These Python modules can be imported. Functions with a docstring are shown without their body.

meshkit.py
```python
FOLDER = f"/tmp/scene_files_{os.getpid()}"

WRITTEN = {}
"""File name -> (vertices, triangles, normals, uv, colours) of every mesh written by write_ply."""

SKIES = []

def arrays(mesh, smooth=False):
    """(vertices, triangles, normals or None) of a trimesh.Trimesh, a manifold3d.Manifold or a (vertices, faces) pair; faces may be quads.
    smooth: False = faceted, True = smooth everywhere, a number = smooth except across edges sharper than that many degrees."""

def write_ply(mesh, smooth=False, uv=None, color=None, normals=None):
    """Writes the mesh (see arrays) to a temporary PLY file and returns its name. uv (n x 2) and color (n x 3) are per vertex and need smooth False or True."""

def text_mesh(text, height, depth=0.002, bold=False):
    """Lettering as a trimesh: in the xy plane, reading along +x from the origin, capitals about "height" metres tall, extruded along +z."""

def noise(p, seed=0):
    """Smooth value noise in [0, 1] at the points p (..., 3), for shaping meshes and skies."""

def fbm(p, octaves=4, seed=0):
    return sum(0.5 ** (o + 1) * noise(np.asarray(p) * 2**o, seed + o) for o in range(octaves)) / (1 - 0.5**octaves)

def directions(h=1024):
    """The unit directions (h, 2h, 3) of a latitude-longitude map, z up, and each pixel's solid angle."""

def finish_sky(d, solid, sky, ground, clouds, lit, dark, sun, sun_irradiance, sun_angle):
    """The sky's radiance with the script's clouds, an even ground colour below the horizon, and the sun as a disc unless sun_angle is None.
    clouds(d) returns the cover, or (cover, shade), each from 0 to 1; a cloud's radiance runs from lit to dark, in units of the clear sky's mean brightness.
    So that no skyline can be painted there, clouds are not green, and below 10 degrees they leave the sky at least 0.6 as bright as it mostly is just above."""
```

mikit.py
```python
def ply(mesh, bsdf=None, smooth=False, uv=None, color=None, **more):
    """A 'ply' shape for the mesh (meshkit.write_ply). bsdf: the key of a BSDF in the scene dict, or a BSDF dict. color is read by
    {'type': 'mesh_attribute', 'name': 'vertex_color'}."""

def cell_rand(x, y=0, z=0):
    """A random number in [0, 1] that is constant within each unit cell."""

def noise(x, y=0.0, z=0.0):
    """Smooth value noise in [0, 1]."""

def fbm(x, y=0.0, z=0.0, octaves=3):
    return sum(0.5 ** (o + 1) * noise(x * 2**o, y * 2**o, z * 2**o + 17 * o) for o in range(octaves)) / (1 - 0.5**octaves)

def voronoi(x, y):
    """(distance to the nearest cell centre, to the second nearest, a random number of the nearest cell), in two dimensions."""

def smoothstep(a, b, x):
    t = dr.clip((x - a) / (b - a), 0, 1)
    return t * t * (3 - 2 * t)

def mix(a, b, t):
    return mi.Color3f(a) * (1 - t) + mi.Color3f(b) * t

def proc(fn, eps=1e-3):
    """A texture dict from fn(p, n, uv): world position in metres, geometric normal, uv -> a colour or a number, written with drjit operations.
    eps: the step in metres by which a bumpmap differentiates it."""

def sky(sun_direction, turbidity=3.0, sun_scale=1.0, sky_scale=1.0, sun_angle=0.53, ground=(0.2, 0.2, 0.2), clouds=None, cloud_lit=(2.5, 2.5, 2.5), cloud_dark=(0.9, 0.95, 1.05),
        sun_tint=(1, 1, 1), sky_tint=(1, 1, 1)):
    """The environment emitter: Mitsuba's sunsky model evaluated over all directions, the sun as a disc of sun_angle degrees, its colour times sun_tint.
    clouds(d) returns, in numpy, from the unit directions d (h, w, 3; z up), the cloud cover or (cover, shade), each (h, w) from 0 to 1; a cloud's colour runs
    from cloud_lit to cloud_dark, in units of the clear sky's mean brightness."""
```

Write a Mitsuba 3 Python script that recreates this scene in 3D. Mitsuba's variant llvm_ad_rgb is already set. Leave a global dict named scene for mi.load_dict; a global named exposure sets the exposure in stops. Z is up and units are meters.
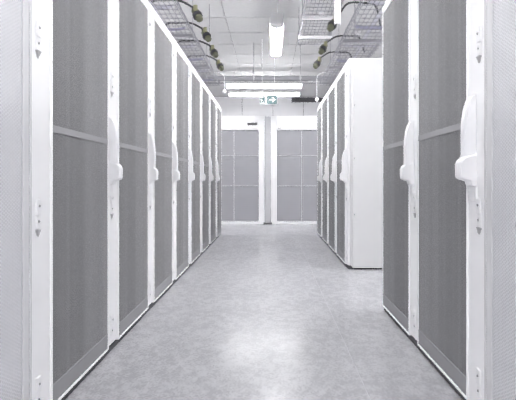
import math, random
import numpy as np, trimesh, drjit as dr
import mitsuba as mi
import mikit, meshkit
from mikit import ply, proc, noise, fbm, smoothstep, mix
from shapely.geometry import Polygon
T = mi.ScalarTransform4f
rng = random.Random(7)
scene, labels = {'type': 'scene'}, {}

# ------------------------------------------------------------------ camera, light, exposure
F = 387.0                      # focal length in pixels of the 516 x 400 frame
CZ = 0.835                     # eye height
scene['camera'] = {
    'type': 'perspective', 'fov': math.degrees(2 * math.atan(258 / F)), 'fov_axis': 'x',
    'to_world': T().look_at(origin=[0, 0, CZ], target=[0, 1, CZ], up=[0, 0, 1]),
    'principal_point_offset_x': -13 / 516, 'principal_point_offset_y': 19 / 400,
    'near_clip': 0.05, 'far_clip': 100.0}
exposure = 1.37
LAMP = (15.0, 14.95, 15.15)      # radiance of the strip lights' diffusers
REAR_LAMP = (6.0, 6.0, 6.05)
HALL_LAMP = (9.5, 9.47, 9.58)

# ------------------------------------------------------------------ room sizes (x right, y away from the camera, z up)
XL, XR = -0.775, 0.720         # front planes of the two rack rows
PITCH = 0.6
CEIL = 3.415
ROOM_L, ROOM_R, ROOM_B, ROOM_F = -3.0, 3.0, -3.6, 11.9

# ------------------------------------------------------------------ materials
def pr(c, rough=0.5, metallic=0.0, spec=0.5, **k):
    c = {'type': 'rgb', 'value': list(c)} if not isinstance(c, dict) else c
    return {'type': 'twosided', 'bsdf': {'type': 'principled', 'base_color': c, 'roughness': rough, 'metallic': metallic, 'specular': spec, **k}}

def holes(p, base, hole, py, pz, r):
    """staggered round perforations in the upright y-z plane, pitch py x pz"""
    a, b = p.y / py, p.z / pz
    f = lambda s: s - dr.floor(s + 0.5)
    d1 = dr.sqrt(dr.square(f(a) * py) + dr.square(f(b) * pz))
    d2 = dr.sqrt(dr.square(f(a + 0.5) * py) + dr.square(f(b + 0.5) * pz))
    t = smoothstep(r * 1.15, r * 0.85, dr.minimum(d1, d2))
    return mix(base, hole, t)

def dark_mesh(p, n, uv):
    # fine perforated sheet; equipment rails behind the sheet show as faint upright bands
    y0 = dr.select(p.x < 0, 1.255, dr.select(p.y < 3.2, 1.308, 3.66))
    v = (p.y - y0) / 0.6
    v = v - dr.floor(v)
    band = 0.90 + 0.14 * smoothstep(0.60, 0.64, v) + 0.2 * noise(p.y * 16, 3.0) * noise(p.y * 47, 9.0) + 0.06 * noise(p.y * 140, 2.0)
    return holes(p, (0.325, 0.325, 0.332), (0.23, 0.23, 0.235), 0.0073, 0.0057, 0.0022) * band

def light_mesh(p, n, uv):
    return holes(p, (0.69, 0.69, 0.71), (0.57, 0.57, 0.59), 0.0146, 0.0114, 0.0034)

def floor_tex(p, n, uv):
    a = fbm(p.x * 5.3, p.y * 5.3, 0.0, 3)
    b = fbm(p.x * 34 + 7, p.y * 30, 2.0, 4)
    c = noise(p.x * 150, p.y * 130, 5.0)
    t = 0.22 * a + 0.48 * b + 0.3 * c
    return mix((0.335, 0.335, 0.352), (0.425, 0.425, 0.442), smoothstep(0.3, 0.7, t))

def floor_rough(p, n, uv):
    return 0.30 + 0.04 * fbm(p.x * 14, p.y * 14, 1.0, 3)

def tile_tex(p, n, uv):
    return mix((0.475, 0.475, 0.478), (0.515, 0.515, 0.518), fbm(p.x * 45, p.y * 45, 0.0, 3))

def wall_tex(p, n, uv):
    return mix((0.80, 0.80, 0.815), (0.84, 0.84, 0.85), fbm(p.x * 2 + p.y * 2, p.z * 2, 0.0, 3))

scene['white_paint'] = pr((0.90, 0.90, 0.905), 0.38)
scene['cabinet_white'] = pr((0.80, 0.80, 0.81), 0.42)
scene['side_grey'] = pr((0.75, 0.75, 0.75), 0.5, 0.0, 0.3)
scene['handle_white'] = pr((0.86, 0.86, 0.87), 0.35)
scene['dark_mesh'] = pr(proc(dark_mesh), 0.7, 0.0, 0.1)
scene['light_mesh'] = pr(proc(light_mesh), 0.5, 0.0, 0.4)
scene['light_strip'] = pr((0.68, 0.68, 0.69), 0.5)
scene['bar_grey'] = pr((0.35, 0.35, 0.36), 0.5)
scene['kick_grey'] = pr((0.31, 0.31, 0.32), 0.5)
scene['plinth_dark'] = pr((0.10, 0.10, 0.11), 0.6)
scene['catch_grey'] = pr((0.42, 0.42, 0.43), 0.5)
scene['screw_grey'] = pr((0.30, 0.30, 0.31), 0.4, 0.5)
_vinyl = lambda rough: {'type': 'principled', 'base_color': proc(floor_tex), 'roughness': rough, 'specular': 0.65}
scene['floor_vinyl'] = {'type': 'twosided', 'bsdf': {'type': 'blendbsdf', 'weight': 0.4, 'worn': _vinyl(proc(floor_rough)), 'polished': _vinyl(0.17)}}
scene['weld'] = pr((0.44, 0.44, 0.46), 0.4)
scene['wall_paint'] = pr(proc(wall_tex), 0.7)
scene['tile_white'] = pr(proc(tile_tex), 0.8)
scene['grid_shadow'] = pr((0.30, 0.30, 0.31), 0.7)
scene['wire'] = pr((0.24, 0.24, 0.265), 0.45, 0.2)
scene['galvanised'] = pr((0.30, 0.30, 0.32), 0.45, 0.2)
scene['lamp_grey'] = pr((0.55, 0.55, 0.56), 0.5)
scene['black_cable'] = pr((0.045, 0.045, 0.05), 0.5)
scene['violet_cable'] = pr((0.32, 0.32, 0.42), 0.5)
scene['grey_cable'] = pr((0.50, 0.50, 0.55), 0.5)
scene['olive_plug'] = pr((0.095, 0.1, 0.065), 0.5)
scene['yellow_plug'] = pr((0.22, 0.22, 0.13), 0.5)
scene['louver_grey'] = pr((0.40, 0.40, 0.425), 0.5)
scene['louver_line'] = pr((0.72, 0.72, 0.73), 0.5)
scene['column_grey'] = pr((0.55, 0.55, 0.57), 0.5)
scene['label_dark'] = pr((0.12, 0.12, 0.13), 0.5)
scene['vent_dark'] = pr((0.16, 0.16, 0.17), 0.6)
scene['sign_white'] = pr((0.82, 0.86, 0.85), 0.4)
scene['sign_green'] = pr((0.12, 0.20, 0.205), 0.4)

# ------------------------------------------------------------------ mesh helpers
def box(x0, x1, y0, y1, z0, z1, b=0.0):
    """a box, with its edges chamfered by b"""
    if not b:
        m = trimesh.creation.box(bounds=[[x0, y0, z0], [x1, y1, z1]])
        return m
    lo, hi = np.array([x0, y0, z0]), np.array([x1, y1, z1])
    b = min(b, 0.45 * (hi - lo).min())
    pts = []
    for sx in (0, 1):
        for sy in (0, 1):
            for sz in (0, 1):
                c = np.where([sx, sy, sz], hi, lo)
                d = np.where([sx, sy, sz], -b, b)
                for k in range(3):
                    q = c + d
                    q[k] = c[k]
                    pts.append(q)
    return trimesh.convex.convex_hull(np.array(pts))

def cat(ms): return trimesh.util.concatenate(ms)

def tube(pts, r, n=8, close=True):
    pts = np.asarray(pts, float)
    t = np.gradient(pts, axis=0)
    t /= np.linalg.norm(t, axis=1, keepdims=True)
    up = np.array([0.0, 0.0, 1.0]) if abs(t[0, 2]) < 0.9 else np.array([1.0, 0, 0])
    v, f = [], []
    a = np.cross(t[0], up); a /= np.linalg.norm(a)
    rr = np.broadcast_to(r, len(pts))
    for i in range(len(pts)):
        a = a - t[i] * (a @ t[i]); a /= np.linalg.norm(a)
        c = np.cross(t[i], a)
        for k in range(n):
            w = 2 * math.pi * k / n
            v.append(pts[i] + rr[i] * (math.cos(w) * a + math.sin(w) * c))
    for i in range(len(pts) - 1):
        for k in range(n):
            p, q = i * n + k, i * n + (k + 1) % n
            f += [[p, q, q + n], [p, q + n, p + n]]
    if close:
        v += [pts[0], pts[-1]]
        e = len(v) - 2
        L = (len(pts) - 1) * n
        for k in range(n):
            f += [[e, (k + 1) % n, k], [e + 1, L + k, L + (k + 1) % n]]
    m = trimesh.Trimesh(v, f, process=False)
    if m.volume < 0: m.invert()
    return m

def curve(ctrl, n=24):
    """Catmull-Rom through the control points"""
    c = np.asarray(ctrl, float)
    c = np.vstack([2 * c[0] - c[1], c, 2 * c[-1] - c[-2]])
    out, segs = [], len(c) - 3
    per = max(2, n // segs)
    for i in range(segs):
        p0, p1, p2, p3 = c[i:i + 4]
        for s in np.linspace(0, 1, per, endpoint=(i == segs - 1)):
            out.append(0.5 * (2 * p1 + (p2 - p0) * s + (2 * p0 - 5 * p1 + 4 * p2 - p3) * s * s + (3 * p1 - p0 - 3 * p2 + p3) * s ** 3))
    return np.array(out)

def extrude_y(poly, y0, y1, ch=0.004):
    """outline in the x-z plane, drawn along y, with chamfered ends (vertices pulled inward there)"""
    P = np.array(Polygon(poly).buffer(0).exterior.coords)[:-1]
    if Polygon(P).exterior.is_ccw is False: P = P[::-1]
    e = np.roll(P, -1, 0) - P
    e /= np.linalg.norm(e, axis=1, keepdims=True)
    nrm = np.stack([e[:, 1], -e[:, 0]], 1)
    vn = nrm + np.roll(nrm, 1, 0)
    vn /= np.linalg.norm(vn, axis=1, keepdims=True)
    Q = P - vn * ch
    n = len(P)
    rings = [(Q, y0), (P, y0 + ch), (P, y1 - ch), (Q, y1)]
    v = np.vstack([np.stack([r[:, 0], np.full(n, y), r[:, 1]], 1) for r, y in rings])
    f = []
    for k in range(3):
        for i in range(n):
            j = (i + 1) % n
            f += [[k * n + i, k * n + j, k * n + n + j], [k * n + i, k * n + n + j, k * n + n + i]]
    tv, tf = trimesh.creation.triangulate_polygon(Polygon(Q), engine='earcut')
    idx = [int(np.argmin(((Q - p) ** 2).sum(1))) for p in tv]
    for a, b, c in tf:
        a, b, c = idx[a], idx[b], idx[c]
        f += [[a, b, c], [3 * n + a, 3 * n + c, 3 * n + b]]
    m = trimesh.Trimesh(v, f, process=False)
    m.fix_normals()
    return m

def lathe(profile, axis_to=(0, 0, 1), at=(0, 0, 0), n=20):
    m = trimesh.creation.revolve(np.array(profile, float), sections=n)
    m.apply_transform(trimesh.geometry.align_vectors([0, 0, 1], axis_to))
    m.apply_translation(at)
    return m

# ------------------------------------------------------------------ scene helpers
def key_for(name):
    if name not in scene and name not in labels and not any(k.startswith(name + '__') for k in scene): return name
    i = 1
    while True:
        k = f'{name}_{i:03d}'
        if k not in scene and k not in labels and not any(q.startswith(k + '__') for q in scene): return k
        i += 1

def thing(name, label, cat_, group=None):
    k = key_for(name)
    labels[k] = {'label': label, 'category': cat_}
    if group: labels[k]['group'] = group
    return k

def put(name, mesh, mat, parent=None, label=None, kind=None, smooth=35, at=None, **more):
    k = key_for(parent + '__' + name if parent else name)
    d = dict(mesh) if isinstance(mesh, dict) else ply(mesh, mat, smooth=smooth)
    if isinstance(mesh, dict) and mat is not None: d['bsdf'] = {'type': 'ref', 'id': mat}
    if at is not None: d['to_world'] = T().translate(list(at))
    d.update(more)
    scene[k] = d
    if label or kind:
        labels[k] = {}
        if label: labels[k]['label'] = label
        if kind: labels[k]['kind'] = kind
    return k

# ------------------------------------------------------------------ room shell
put('floor', box(ROOM_L, ROOM_R, ROOM_B, ROOM_F, -0.12, -0.004), 'grid_shadow', kind='structure', label='pale grey marbled vinyl floor of the aisle')
SEAMX = [ROOM_L, -1.62, 0.38, 2.38, ROOM_R]
SEAMY = [ROOM_B, -0.1, 5.9, ROOM_F]
for i in range(4):
    for j in range(3):
        g = 0.0025
        put('sheet', box(SEAMX[i] + g, SEAMX[i + 1] - g, SEAMY[j] + g, SEAMY[j + 1] - g, -0.0038, 0.0), 'floor_vinyl', 'floor', smooth=False)
for x in SEAMX[1:-1]:
    put('weld_seam', box(x - 0.0022, x + 0.0022, ROOM_B, ROOM_F, -0.0038, -0.0004), 'weld', 'floor')
for y in SEAMY[1:-1]:
    for i in range(4):
        put('weld_seam', box(SEAMX[i] + 0.003, SEAMX[i + 1] - 0.003, y - 0.0022, y + 0.0022, -0.0038, -0.0004), 'weld', 'floor')

put('wall_left', box(ROOM_L - 0.1, ROOM_L, ROOM_B, ROOM_F, 0, CEIL), 'wall_paint', kind='structure', label='white side wall behind the left rack row')
put('wall_right', box(ROOM_R, ROOM_R + 0.1, ROOM_B, ROOM_F, 0, CEIL), 'wall_paint', kind='structure', label='white side wall behind the right rack row')
put('wall_rear', box(ROOM_L, ROOM_R, ROOM_B - 0.1, ROOM_B, 0, CEIL), 'wall_paint', kind='structure', label='white wall at the near end of the aisle')
put('wall_end', box(ROOM_L, ROOM_R, ROOM_F + 0.02, ROOM_F + 0.12, 0, CEIL), 'grid_shadow', kind='structure', label='white panelled wall at the far end of the aisle')
x = 0.06 - 0.95 * 4
while x < ROOM_R:
    a, b = max(x, ROOM_L) + 0.006, min(x + 0.95, ROOM_R) - 0.006
    if b - a > 0.05:
        put('panel', box(a, b, ROOM_F, ROOM_F + 0.02, 0.0, CEIL, 0.004), 'wall_paint', 'wall_end', smooth=False)
    x += 0.95

put('ceiling', box(ROOM_L, ROOM_R, ROOM_B, ROOM_F, CEIL + 0.012, CEIL + 0.1), 'grid_shadow', kind='structure', label='white suspended tile ceiling')
TX = [ROOM_L, -1.92, -0.72, 0.48, 1.68, ROOM_R]
y = 2.51 - 0.6 * 11
ys = []
while y < ROOM_F: ys.append(y); y += 0.6
tile_ply = {}
for i in range(5):
    for y in ys:
        a, b = max(y, ROOM_B) + 0.006, min(y + 0.6, ROOM_F) - 0.006
        if b - a < 0.05: continue
        w = (round(TX[i + 1] - TX[i], 4), round(b - a, 4))
        if w not in tile_ply:
            tile_ply[w] = ply(box(0.004, w[0] - 0.004, 0, w[1], 0, 0.012, 0.003), 'tile_white')
        put('tile', tile_ply[w], None, 'ceiling', at=(TX[i], a, CEIL))

# ------------------------------------------------------------------ server racks
H, ST = 2.0, 0.115            # height, width of the white upright at each rack's near side
DB = 0.027                    # the door's lower edge

def rack_meshes(mirror, handle_v):
    """local x: 0 = door front, aisle at +x; y: 0 = near side; the right row is the mirror image"""
    m = {}
    dz = 0.0 if mirror else 0.022
    m['body'] = cat([box(-1.0, -0.034, 0.002, 0.598, 0.0265, H, 0.006), box(-0.036, -0.016, 0.002, 0.598, 1.966, H, 0.003)])
    m['plinth'] = box(-0.97, -0.012, 0.003, 0.597, 0.0, 0.0255)
    frame = [box(-0.030, -0.007, 0.004, ST, DB + 0.008, 1.957, 0.003),               # wide upright
             box(-0.030, 0.0, ST, ST + 0.007, DB, 1.957, 0.0015),
             box(-0.030, 0.0, 0.588, 0.597, DB, 1.957, 0.0015),
             box(-0.030, 0.0, ST + 0.007, 0.588, DB, DB + 0.011, 0.0015),
             box(-0.030, 0.0, ST + 0.007, 0.588, 1.912, 1.957, 0.0015)]
    m['door'] = cat(frame)
    m['mesh_panel'] = box(-0.016, -0.005, ST + 0.007, 0.588, DB + 0.011, 1.912)
    m['crossbar'] = box(-0.005, -0.002, ST + 0.007, 0.588, 1.031 - dz, 1.057 - dz, 0.001)
    m['kick_strip'] = cat([box(-0.005, -0.0035, ST + 0.007, 0.588, DB + 0.011, DB + 0.076), ])
    m['trim_line'] = box(-0.005, -0.002, ST + 0.007, 0.588, DB + 0.076, DB + 0.080)
    m['edge_strip'] = cat([box(-0.005, -0.001, 0.556, 0.588, DB + 0.011, 1.91, 0.001), box(0.0, 0.0015, 0.587, 0.5975, DB, 1.957)])
    # swing handle: a blade that curves out from the door, a thicker lock case below
    b0 = -0.007
    prof = [(b0, 0.815), (0.014, 0.818), (0.020, 0.834), (0.047, 0.842), (0.053, 0.850), (0.055, 0.895), (0.049, 0.908), (0.038, 0.915),
            (0.036, 0.93), (0.037, 1.0), (0.035, 1.05), (0.029, 1.09), (0.020, 1.120), (0.010, 1.138), (b0, 1.146)]
    v = handle_v
    sc_ = 1.0 if mirror else 0.9
    case = [(b0, 0.815), (0.014, 0.818), (0.020, 0.834), (0.047, 0.842), (0.053, 0.850), (0.055, 0.895), (0.049, 0.908), (0.036, 0.92), (b0, 0.93)]
    prof, case = ([(b0 + (a - b0) * sc_, z) for a, z in q] for q in (prof, case))
    m['handle'] = cat([extrude_y(prof, v - 0.018, v + 0.018, 0.005), extrude_y(case, v - 0.023, v + 0.023, 0.005),
                       box(-0.007, -0.001, v - 0.02, v + 0.02, 0.76, 0.815, 0.002)])
    hv = 0.040
    m['hinge'] = cat([box(-0.007, 0.0005, hv - 0.013, hv + 0.013, -0.005, 0.050, 0.002), box(-0.007, -0.002, hv - 0.011, hv + 0.011, -0.050, -0.007, 0.002)])
    m['hinge_screw'] = cat([lathe([[0, 0.003], [0.004, 0.002], [0.0045, 0], [0, 0]], (1, 0, 0), (0.0005, hv, 0.026), 10),
                            lathe([[0, 0.003], [0.004, 0.002], [0.0045, 0], [0, 0]], (1, 0, 0), (-0.002, hv, -0.026), 10)])
    # wedge-shaped catch under the hinge plate
    m['hinge_catch'] = trimesh.convex.convex_hull(np.array([[-0.007, hv - 0.013, -0.052], [-0.007, hv + 0.013, -0.052], [0.001, hv - 0.011, -0.052],
                        [0.001, hv + 0.011, -0.052], [-0.007, hv - 0.002, -0.076], [-0.007, hv + 0.002, -0.076], [-0.003, hv, -0.076]]))
    if mirror:
        for k in m:
            m[k] = m[k].copy()
            m[k].apply_transform(np.diag([-1.0, 1, 1, 1]))
            if m[k].volume < 0: m[k].invert()
    return m

MATS = dict(body='cabinet_white', plinth='plinth_dark', door='white_paint', mesh_panel='dark_mesh', crossbar='bar_grey', kick_strip='kick_grey', trim_line='bar_grey',
            edge_strip='light_strip', handle='handle_white', hinge='handle_white', hinge_screw='screw_grey', hinge_catch='catch_grey')
RACK = {}
for side in (0, 1):
    RACK[side] = {k: ply(mm, MATS[k], smooth=30) for k, mm in rack_meshes(side == 1, 0.075 if side else 0.026).items()}

def rack(side, y, label, light=False, handle=True, end=False):
    t = thing('server_rack', label, 'server rack', 'server racks lining the aisle')
    P, at = RACK[side], ((XR if side else XL), y, 0)
    put('body', P['body'], None, t, at=at, label='white painted cabinet shell')
    put('plinth', P['plinth'], None, t, at=at, label='dark recessed plinth')
    d = put('door', P['door'], None, t, at=at, label='white door frame with a wide upright')
    put('mesh_panel', P['mesh_panel'], 'light_mesh' if light else None, d, at=at, label='pale perforated sheet' if light else 'dark grey perforated sheet')
    if light:
        put('edge_strip', P['edge_strip'], None, d, at=at)
    else:
        put('crossbar', P['crossbar'], None, d, at=at, label='lighter grey crossbar')
        put('kick_strip', P['kick_strip'], None, d, at=at)
        put('trim_line', P['trim_line'], None, d, at=at)
    if handle: put('handle', P['handle'], None, d, at=at, label='white swing handle')
    for hz in (1.90, 1.322, 0.725, 0.13):
        a = (at[0], at[1], hz)
        put('hinge', P['hinge'], None, d, at=a)
        put('hinge_screw', P['hinge_screw'], None, d, at=a)
        if hz > 0.2: put('hinge_catch', P['hinge_catch'], None, d, at=a)
    return t

ORD = ['first', 'second', 'third', 'fourth', 'fifth', 'sixth', 'seventh', 'eighth']
Y0L, Y0R, Y0F = 1.255, 1.308, 3.66
rack(0, Y0L - PITCH, 'server rack with pale perforated door cut off by the left edge of the photo', light=True)
for k in range(8):
    if k == 0: lab = 'first dark-doored rack in the left row, nearest the camera, no handle on its upright'
    elif k == 7: lab = 'eighth and last dark-doored rack of the left row, at the far end'
    else: lab = f'{ORD[k]} dark-doored rack in the left row counted from the camera, white swing handle'
    rack(0, Y0L + k * PITCH, lab, handle=k > 0)
rack(1, Y0R - PITCH, 'server rack with pale perforated door cut off by the right edge of the photo', light=True)
rack(1, Y0R, 'nearer dark-doored rack of the right-hand pair, big white handle beside the pale perforated door')
rack(1, Y0R + PITCH, 'farther dark-doored rack of the right-hand pair, ending the near right row')
for k in range(4):
    lab = ['white-sided rack at the near end of the far right row, side panel showing',
           'second rack of the far right row, just behind the white-sided end rack',
           'third rack of the far right row, last but one before the cooling units',
           'last rack of the far right row, closest to the cooling units'][k]
    t = rack(1, Y0F + k * PITCH, lab)
    if k == 0:
        sp = put('side_panel', box(XR + 0.046, XR + 0.99, Y0F - 0.022, Y0F + 0.001, 0.016, 1.985, 0.004), 'side_grey', t, label='plain white side panel')
        for zz in (0.52, 1.05, 1.55):
            put('screw', lathe([[0, 0.003], [0.005, 0.002], [0.006, 0], [0, 0]], (0, -1, 0), (XR + 0.065, Y0F - 0.022, zz), 10), 'screw_grey', sp)

# ------------------------------------------------------------------ cooling units at the end of the aisle
YU = 7.43
def cooling_unit(x_in, s, label):
    """x_in: the inner edge of the white frame; s = +1 for the unit right of the column, -1 left of it"""
    t = thing('cooling_unit', label, 'cooling unit', 'cooling units at the end of the aisle')
    X = lambda a: x_in + s * a
    def b(a0, a1, y0, y1, z0, z1, ch=0.004):
        p, q = sorted((X(a0), X(a1)))
        return box(p, q, y0, y1, z0, z1, ch)
    W = 1.18
    put('casing', cat([b(0, W, YU + 0.06, YU + 0.9, 0.0, 2.085), b(0, 0.112, YU, YU + 0.06, 0.0, 2.085), b(W - 0.112, W, YU, YU + 0.06, 0.0, 2.085),
                       b(0.112, W - 0.112, YU, YU + 0.06, 1.815, 2.085), b(0.112, W - 0.112, YU, YU + 0.06, 0.0, 0.055)]), 'white_paint', t, label='white casing with a broad frame')
    cols = [0.116, 0.582, 0.598, 1.064]
    rows = [0.058, 0.734, 0.746, 1.324, 1.336, 1.812]
    for c in (0, 2):
        for r in (0, 2, 4):
            a0, a1, z0, z1 = cols[c], cols[c + 1], rows[r], rows[r + 1]
            sl = [b(a0, a1, YU + 0.036, YU + 0.05, z0, z1, 0)]
            n = max(2, int((z1 - z0) / 0.034))
            h = (z1 - z0) / n
            p, q = sorted((X(a0), X(a1)))
            for i in range(n):      # louvre blades, tilted
                zb = z0 + i * h
                sl.append(trimesh.convex.convex_hull(np.array([[xx, yy, zz] for xx in (p, q) for yy, zz in
                          ((YU + 0.036, zb + 0.002), (YU + 0.024, zb + 0.002), (YU + 0.024, zb + 0.006), (YU + 0.036, zb + h - 0.002))])))
            put('louver_panel', cat(sl), 'louver_grey', t, smooth=False)
    put('mullion', b(0.583, 0.597, YU + 0.012, YU + 0.05, 0.056, 1.814, 0.001), 'louver_line', t)
    for z in (0.740, 1.330):
        put('rail', cat([b(0.114, 0.582, YU + 0.016, YU + 0.05, z - 0.005, z + 0.005, 0.001), b(0.598, 1.066, YU + 0.016, YU + 0.05, z - 0.005, z + 0.005, 0.001)]), 'louver_line', t)
    return t
CUL = cooling_unit(-0.123, -1, 'white cooling unit with grey louvres left of the grey column')
CUR = cooling_unit(0.0, 1, 'white cooling unit with grey louvres right of the grey column')
put('label_plate', box(-0.455, -0.265, YU - 0.006, YU, 1.905, 1.952, 0.002), 'label_dark', CUL, label='dark name plate')
put('lettering_strip', box(-0.445, -0.275, YU - 0.003, YU, 1.838, 1.846), 'louver_line', CUL)
put('badge', box(0.125, 0.190, YU - 0.004, YU, 1.838, 1.862, 0.001), 'lamp_grey', CUR, label='small grey badge')
t = thing('grey_column', 'slim grey column between the two cooling units', 'column')
put('shaft', box(-0.118, -0.005, YU + 0.012, YU + 0.16, 0.03, 2.075, 0.006), 'column_grey', t)
put('foot', cat([box(-0.12, -0.003, YU + 0.02, YU + 0.16, 0.0, 0.028, 0.004)] + [box(a, a + 0.022, YU - 0.03, YU - 0.002, 0.0, 0.045, 0.004) for a in (-0.145, -0.001)]
                + [box(-0.123, -0.001, YU - 0.02, YU - 0.004, 0.005, 0.022, 0.003)]), 'vent_dark', t, label='dark metal foot')

# ventilation slot on the far wall
t = thing('ventilation_grille', 'dark horizontal ventilation grille on the far wall above the right unit', 'vent')
put('frame', cat([box(0.64, 1.6, ROOM_F - 0.05, ROOM_F - 0.03, 3.38, 3.395), box(0.64, 1.6, ROOM_F - 0.05, ROOM_F - 0.03, 3.255, 3.27),
                  box(0.64, 0.655, ROOM_F - 0.05, ROOM_F - 0.03, 3.27, 3.38), box(1.585, 1.6, ROOM_F - 0.05, ROOM_F - 0.03, 3.27, 3.38),
                  box(0.64, 1.6, ROOM_F - 0.03, ROOM_F - 0.001, 3.255, 3.395)]), 'vent_dark', t)
for i in range(5):
    put('slat', box(0.656, 1.584, ROOM_F - 0.047, ROOM_F - 0.031, 3.276 + i * 0.021, 3.288 + i * 0.021), 'plinth_dark', t)

# ------------------------------------------------------------------ strip lights
def strip_light(x0, x1, y0, y1, zb, label, rad, along_y=True, hd=0.084):
    t = thing('strip_light', label, 'light')
    h = 0.2 if along_y else hd + 0.05
    ztop = zb + h
    if along_y:
        cx, w = (x0 + x1) / 2, (x1 - x0) / 2
        half = [(-w, zb + 0.06), (-w * 0.92, zb + 0.028), (-w * 0.6, zb + 0.008), (0, zb), (w * 0.6, zb + 0.008), (w * 0.92, zb + 0.028), (w, zb + 0.06)]
        up = [(w, zb + 0.062), (w * 0.86, ztop), (-w * 0.86, ztop), (-w, zb + 0.062)]
        put('housing', extrude_y([(cx + a, b) for a, b in up], y0, y1, 0.004), 'lamp_grey', t, label='grey lamp housing')
        cap = [(cx + a, b) for a, b in half] + [(cx + w, zb + 0.061), (cx - w, zb + 0.061)]
        put('end_cap', extrude_y([(a, b - 0.003 if b < zb + 0.06 else b) for a, b in cap], y0 - 0.012, y0 - 0.001, 0.003), 'lamp_grey', t)
        put('end_cap', extrude_y([(a, b - 0.003 if b < zb + 0.06 else b) for a, b in cap], y1 + 0.001, y1 + 0.012, 0.003), 'lamp_grey', t)
        put('diffuser', extrude_y([(cx + a, b) for a, b in half] + [(cx + w, zb + 0.061), (cx - w, zb + 0.061)], y0, y1, 0.001), 'sign_white', t, label='glowing white diffuser',
            emitter={'type': 'area', 'radiance': {'type': 'rgb', 'value': list(rad)}})
        pos = [(cx + 0.01, y0 + 0.05), (cx + 0.01, y1 - 0.05)]
    else:
        put('housing', box(x0, x1, y0, y1, zb + hd + 0.001, ztop, 0.006), 'white_paint', t, label='white lamp housing')
        put('diffuser', box(x0 + 0.01, x1 - 0.01, y0 + 0.006, y1 - 0.006, zb, zb + hd, 0.02), 'sign_white', t, label='glowing white diffuser',
            emitter={'type': 'area', 'radiance': {'type': 'rgb', 'value': list(rad)}})
        pos = [(x0 + 0.25, (y0 + y1) / 2), (x1 - 0.25, (y0 + y1) / 2)]
    for px, py in pos:
        put('suspension_rod', tube([(px, py, ztop - 0.002), (px, py, CEIL)], 0.006), 'lamp_grey', t)
    return t
LZ = 2.905
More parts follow.
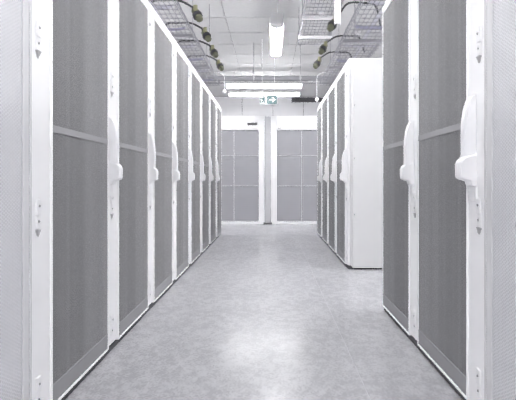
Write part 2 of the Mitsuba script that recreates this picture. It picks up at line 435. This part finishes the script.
for y0, lab in ((5.24, 'suspended strip light running along the aisle, grey end cap facing the camera'),
                (2.5, 'strip light over the middle of the aisle above the frame'),
                (-0.2, 'strip light over the camera position'), (-2.6, 'strip light behind the camera')):
    strip_light(-0.015, 0.175, y0, y0 + 1.2, LZ, lab, LAMP)
for xx, lab in ((-1.6, 'left-hand strip light behind the camera'), (1.4, 'right-hand strip light behind the camera')):
    strip_light(xx, xx + 0.19, -2.6, -1.4, LZ, lab, REAR_LAMP)
strip_light(-1.04, 0.72, 8.84, 8.96, 2.97, 'long crosswise strip light beyond the cooling units, nearer of two', HALL_LAMP, along_y=False)
strip_light(-1.10, 0.75, 9.94, 10.06, 3.03, 'crosswise strip light close to the far wall, partly behind the exit sign', HALL_LAMP, along_y=False, hd=0.05)
for y0, lab in ((2.5, 'strip light in the cross aisle behind the right racks'), (5.5, 'strip light beyond the far right racks')):
    strip_light(2.2, 2.39, y0, y0 + 1.2, LZ, lab, LAMP)
for y0, lab in ((2.5, 'strip light behind the left racks'), (5.5, 'strip light behind the far left racks')):
    strip_light(-2.39, -2.2, y0, y0 + 1.2, LZ, lab, LAMP)

# ------------------------------------------------------------------ exit sign
YE = 7.0
def ex(px): return (px - 271) / F * YE
def ez(py): return CZ + (181 - py) / F * YE
t = thing('exit_sign', 'green and white exit sign with running figure and right arrow over the aisle end', 'sign')
sx0, sx1, sz0, sz1 = ex(259.3), ex(277.2), ez(104.3), ez(95.2)
put('housing', box(sx0, sx1, YE, YE + 0.035, sz0, sz1, 0.004), 'sign_white', t, label='white sign box')
sm = sx0 + (sx1 - sx0) * 0.49
put('arrow_field', box(sm, sx1 - 0.006, YE - 0.003, YE, sz0 + 0.006, sz1 - 0.006), 'sign_green', t, label='green field')
def flat(poly, y):
    m = trimesh.creation.extrude_polygon(Polygon(poly), 0.003, engine='earcut')
    m.apply_transform(np.array([[1, 0, 0, 0], [0, 0, 1, y], [0, 1, 0, 0], [0, 0, 0, 1.0]]))
    m.fix_normals()
    return m
ac, zc = (sm + sx1) / 2, (sz0 + sz1) / 2
A = [(-0.062, -0.013), (0.005, -0.013), (-0.020, -0.045), (0.012, -0.045), (0.058, 0), (0.012, 0.045), (-0.020, 0.045), (0.005, 0.013), (-0.062, 0.013)]
put('arrow', flat([(ac + a, zc + b) for a, b in A], YE - 0.007), 'sign_white', t, label='white arrow pointing right')
fx = sx0 + 0.075
fig = [flat([(fx + 0.018 * math.cos(w) + 0.012, zc + 0.048 + 0.014 * math.sin(w)) for w in np.linspace(0, 2 * math.pi, 12, endpoint=False)], YE - 0.004),
       flat([(fx - 0.02, zc + 0.03), (fx + 0.018, zc + 0.034), (fx + 0.012, zc - 0.01), (fx - 0.014, zc - 0.012)], YE - 0.004),
       flat([(fx + 0.014, zc + 0.03), (fx + 0.045, zc + 0.008), (fx + 0.04, zc), (fx + 0.012, zc + 0.016)], YE - 0.0042),
       flat([(fx - 0.018, zc + 0.03), (fx - 0.05, zc + 0.018), (fx - 0.05, zc + 0.006), (fx - 0.016, zc + 0.016)], YE - 0.0044),
       flat([(fx - 0.002, zc - 0.008), (fx + 0.014, zc - 0.01), (fx + 0.034, zc - 0.03), (fx + 0.026, zc - 0.062), (fx + 0.014, zc - 0.06), (fx + 0.018, zc - 0.034)], YE - 0.0046),
       flat([(fx - 0.014, zc - 0.01), (fx + 0.002, zc - 0.012), (fx - 0.012, zc - 0.042), (fx - 0.055, zc - 0.054), (fx - 0.056, zc - 0.042), (fx - 0.022, zc - 0.034)], YE - 0.0048)]
put('running_figure', cat(fig), 'sign_green', t, label='green running figure')
put('doorway', box(sm - 0.02, sm - 0.004, YE - 0.003, YE, sz0 + 0.01, sz1 - 0.02), 'sign_green', t)
put('door_leaf', box(sx0 + 0.008, sx0 + 0.02, YE - 0.003, YE, sz0 + 0.04, sz1 - 0.03), 'sign_green', t)
for px in (sx0 + 0.05, sx1 - 0.05):
    put('suspension_rod', tube([(px, YE + 0.018, sz1 - 0.002), (px, YE + 0.018, CEIL)], 0.004), 'white_paint', t)

# ------------------------------------------------------------------ wire basket trays, hung from the ceiling
def basket(x0, x1, y0, y1, z, h, label, step_l=0.05, step_t=0.1, along='y', r=0.0042, struts=(), strut_mat='white_paint', rod_in=-0.02):
    t = thing('cable_tray', label, 'cable tray')
    def line(a, b): return tube([a, b], r, 4)
    if along == 'y':
        L = [line((x, y0, z), (x, y1, z)) for x in np.arange(x0, x1 + 1e-6, step_l)]
        rim = [tube([(x, y0, z + h), (x, y1, z + h)], r * 1.7, 5) for x in (x0, x1)] + [line((x, y0, z + h / 2), (x, y1, z + h / 2)) for x in (x0, x1)]
        U = [tube([(x0, y, z + h), (x0, y, z - r), (x1, y, z - r), (x1, y, z + h)], r, 4) for y in np.arange(y0 + 0.02, y1, step_t)]
    else:
        L = [line((x0, y, z), (x1, y, z)) for y in np.arange(y0, y1 + 1e-6, step_l)]
        rim = [tube([(x0, y, z + h), (x1, y, z + h)], r * 1.7, 5) for y in (y0, y1)] + [line((x0, y, z + h / 2), (x1, y, z + h / 2)) for y in (y0, y1)]
        U = [tube([(x, y0, z + h), (x, y0, z - r), (x, y1, z - r), (x, y1, z + h)], r, 4) for x in np.arange(x0 + 0.02, x1, step_t)]
    put('lengthwise_wires', cat(L), 'wire', t, kind='stuff', label='lengthwise steel wires')
    put('cross_wires', cat(U), 'wire', t, kind='stuff', label='bent cross wires')
    put('rim', cat(rim), 'wire', t)
    for s in struts:
        if along == 'y':
            put('support_strut', box(x0 - 0.03, x1 + 0.03, s - 0.02, s + 0.02, z - 0.045, z - 2 * r - 0.001, 0.003), strut_mat, t)
            for px in (x0 + rod_in, x1 - rod_in):
                put('hanger_rod', tube([(px, s, z - 0.05), (px, s, CEIL)], 0.005, 6), 'galvanised', t)
        else:
            put('support_strut', box(s - 0.02, s + 0.02, y0 - 0.07, y1 + 0.07, z - 0.045, z - 2 * r - 0.001, 0.003), strut_mat, t)
            for py in (y0 - 0.05, y1 + 0.05):
                put('hanger_rod', tube([(s, py, z - 0.05), (s, py, CEIL)], 0.005, 6), 'galvanised', t)
    return t
ZT = 2.53
basket(-1.37, -0.92, 1.9, 6.9, ZT, 0.07, 'wire basket cable tray above the left rack row', strut_mat='galvanised', struts=(2.4, 3.3, 4.45, 5.65))
basket(0.88, 1.37, 3.0, 6.9, ZT, 0.07, 'low wire basket cable tray above the far right rack row', strut_mat='galvanised', struts=(3.5, 4.62, 5.7, 6.5), rod_in=0.12)
UT = basket(0.435, 0.88, 2.4, 6.15, 3.0, 0.06, 'high wire basket cable tray under the ceiling on the right', struts=(2.7, 3.5, 4.24, 5.08, 5.76))
# cable ladder across the aisle end
t = thing('cable_ladder', 'grey cable ladder crossing the aisle in front of the exit sign', 'cable ladder')
YC, ZC = 7.35, 2.76
for yy in (YC - 0.12, YC + 0.12):
    put('side_rail', cat([box(-1.5, 1.5, yy - 0.003, yy + 0.003, ZC - 0.035, ZC + 0.035), box(-1.5, 1.5, yy - 0.012, yy + 0.012, ZC - 0.038, ZC - 0.034), box(-1.5, 1.5, yy - 0.012, yy + 0.012, ZC + 0.034, ZC + 0.038)]), 'galvanised', t)
for i in range(13):
    xx = -1.44 + 0.24 * i
    put('rung', box(xx - 0.012, xx + 0.012, YC - 0.116, YC + 0.116, ZC - 0.02, ZC - 0.006, 0.002), 'galvanised', t)
for xx in (-1.2, -0.32, 0.55, 1.3):
    put('clamp', box(xx - 0.015, xx + 0.015, YC - 0.14, YC - 0.124, ZC - 0.05, ZC + 0.05, 0.003), 'lamp_grey', t)
    put('hanger_rod', tube([(xx, YC - 0.132, ZC), (xx, YC - 0.132, CEIL)], 0.005, 6), 'galvanised', t)
pipe = thing('conduit', 'thin pale conduit pipe running below the cable ladder', 'pipe')
put('pipe', tube([(-1.5, YC - 0.16, 2.675), (1.5, YC - 0.16, 2.675)], 0.012, 10), 'lamp_grey', pipe)
for xx in (-1.1, -0.4, 0.4, 1.1):
    put('clip', tube([(xx, YC - 0.16, 2.685), (xx, YC - 0.13, 2.72)], 0.008, 6), 'galvanised', pipe)

# white hanger bracket on the right, between the high and the low tray
t = thing('hanger_bracket', 'broad white vertical bracket linking the high right tray and the low one', 'bracket')
put('plate', box(0.695, 0.762, 4.21, 4.22, 2.55, 2.952, 0.003), 'white_paint', t)
put('flange', box(0.695, 0.701, 4.2205, 4.26, 2.55, 2.952), 'white_paint', t)
put('flange', box(0.756, 0.762, 4.2205, 4.26, 2.55, 2.952), 'white_paint', t)
for x, z, lab in ((-0.745, 2.27, 'small white round sensor hanging at the far end of the left row'), (0.735, 2.14, 'small white round sensor hanging at the far end of the right row')):
    t = thing('sensor', lab, 'sensor')
    put('head', trimesh.creation.icosphere(2, 0.032).apply_translation([x, 6.2, z]), 'handle_white', t)
    sg = 1 if x > 0 else -1
    put('stem', tube(curve([(x, 6.2, z + 0.03), (x, 6.2, 2.47), (x + sg * 0.02, 6.2, 2.53), (x + sg * 0.08, 6.2, 2.565), (sg * (0.915 if x < 0 else 0.875), 6.2, 2.57)], 24), 0.005, 8), 'handle_white', t)
for i, (x, z) in enumerate(((0.64, 3.055), (1.0, 2.62))):
    t = thing('tag_plate', ['small white tag plate on the high right tray', 'small white tag plate on the low right tray'][i], 'tag')
    y = (4.92, 4.45)[i]
    put('plate', box(x - 0.035, x + 0.035, y, y + 0.006, z - 0.1, z - 0.065, 0.002), 'handle_white', t)

# ------------------------------------------------------------------ power connectors on the tray edges, each with a black cable into the tray
ZP = CZ + 1.80
def connector(s, x, y, i, label, lift=0.135):
    """s = -1 on the left tray (cable runs to -x), +1 on the right one"""
    t = thing('power_connector', label, 'power connector', 'power connectors along the tray edges')
    z = ZP
    ax = np.array([-s * 0.45, -0.45, -0.77]); ax /= np.linalg.norm(ax)
    c = np.array([x, y, z])
    j = 1 + 0.1 * (rng.random() - 0.5)
    put('plug_body', lathe([[0, -0.055], [0.030, -0.052], [0.037, -0.03], [0.040, 0.01], [0.047, 0.014], [0.047, 0.03], [0.040, 0.034], [0, 0.034]], ax, c, 14), 'olive_plug', t, label='dark olive plug body')
    put('collar', lathe([[0, 0.036], [0.050, 0.036], [0.053, 0.046], [0.053, 0.062], [0.048, 0.070], [0, 0.070]], ax, c + np.array([0, 0, 0]), 14), 'black_cable', t, label='dark socket collar')
    put('latch', box(x - 0.012, x + 0.03, y - 0.075, y - 0.045, z - 0.005, z + 0.055, 0.006), 'yellow_plug', t, label='yellowish latch')
    put('socket', lathe([[0, 0.075], [0.036, 0.075], [0.040, 0.085], [0.036, 0.12], [0.022, 0.13], [0, 0.13]], ax, c, 14), 'olive_plug', t)
    tail = c - ax * 0.055
    pts = [tail, tail - ax * 0.05, (x + s * 0.13, y + 0.005, z + lift * 0.85), (x + s * 0.21, y, z + lift), (x + s * 0.33, y - 0.01, z + lift * 0.95), (x + s * 0.47, y, z + lift * 0.85), (x + s * 0.54, y + 0.01, ZT + 0.045)]
    put('cable', tube(curve(pts, 36), 0.011, 8), 'black_cable', t, label='black cable')
for k, y in enumerate((3.54, 4.14, 4.73, 5.34, 5.97)):
    connector(-1, -0.805, y, k, f'{ORD[k]} power connector from the camera on the left tray edge' if k else 'power connector nearest the camera on the left tray edge')
for k, y in enumerate((4.4, 5.2, 5.85)):
    connector(1, 0.715, y, k, ['power connector behind the white bracket on the right tray edge, tall black cable loop',
              'middle power connector on the right tray edge, beyond the white bracket', 'farthest power connector on the right tray edge'][k], lift=0.23 if k < 1 else 0.15)
# data cable bundles lying across and along the trays
def bundle(pts, n, r, mat, label, group):
    t = thing('cable_bundle', label, 'cable bundle', group)
    P = curve(pts, 24)
    ms = []
    for i in range(n):
        o = np.array([rng.uniform(-1, 1), rng.uniform(-1, 1), 0]) * r * 2.2 + np.array([0, 0, r * 1.1 * (i % 3)])
        ms.append(tube(P + o, r, 6))
    put('strands', cat(ms), mat, t, kind='stuff')
for k in range(7):
    y = 3.25 + 0.55 * k
    bundle([(-0.97, y, ZT + 0.012), (-1.1, y + 0.03, ZT + 0.012), (-1.32, y + 0.01, ZT + 0.012)], 6, 0.007, 'violet_cable' if k % 2 == 0 else 'grey_cable',
           f'{ORD[k]} cable bundle laid across the left tray, counted from the camera', 'cable bundles in the left tray')
bundle([(-1.2, 2.0, ZT + 0.045), (-1.18, 3.5, ZT + 0.045), (-1.22, 5.2, ZT + 0.045), (-1.2, 6.8, ZT + 0.045)], 7, 0.007, 'grey_cable', 'grey cable bundle running lengthwise in the left tray', None)
for k in range(5):
    y = 3.7 + 0.6 * k
    bundle([(0.94, y, ZT + 0.012), (1.1, y + 0.03, ZT + 0.012), (1.32, y + 0.01, ZT + 0.012)], 6, 0.007, 'violet_cable' if k % 2 else 'grey_cable',
           f'{ORD[k]} cable bundle laid across the low right tray, counted from the camera', 'cable bundles in the low right tray')
bundle([(1.16, 3.1, ZT + 0.045), (1.14, 4.4, ZT + 0.045), (1.18, 5.6, ZT + 0.045), (1.16, 6.8, ZT + 0.045)], 7, 0.007, 'grey_cable', 'grey cable bundle running lengthwise in the low right tray', None)
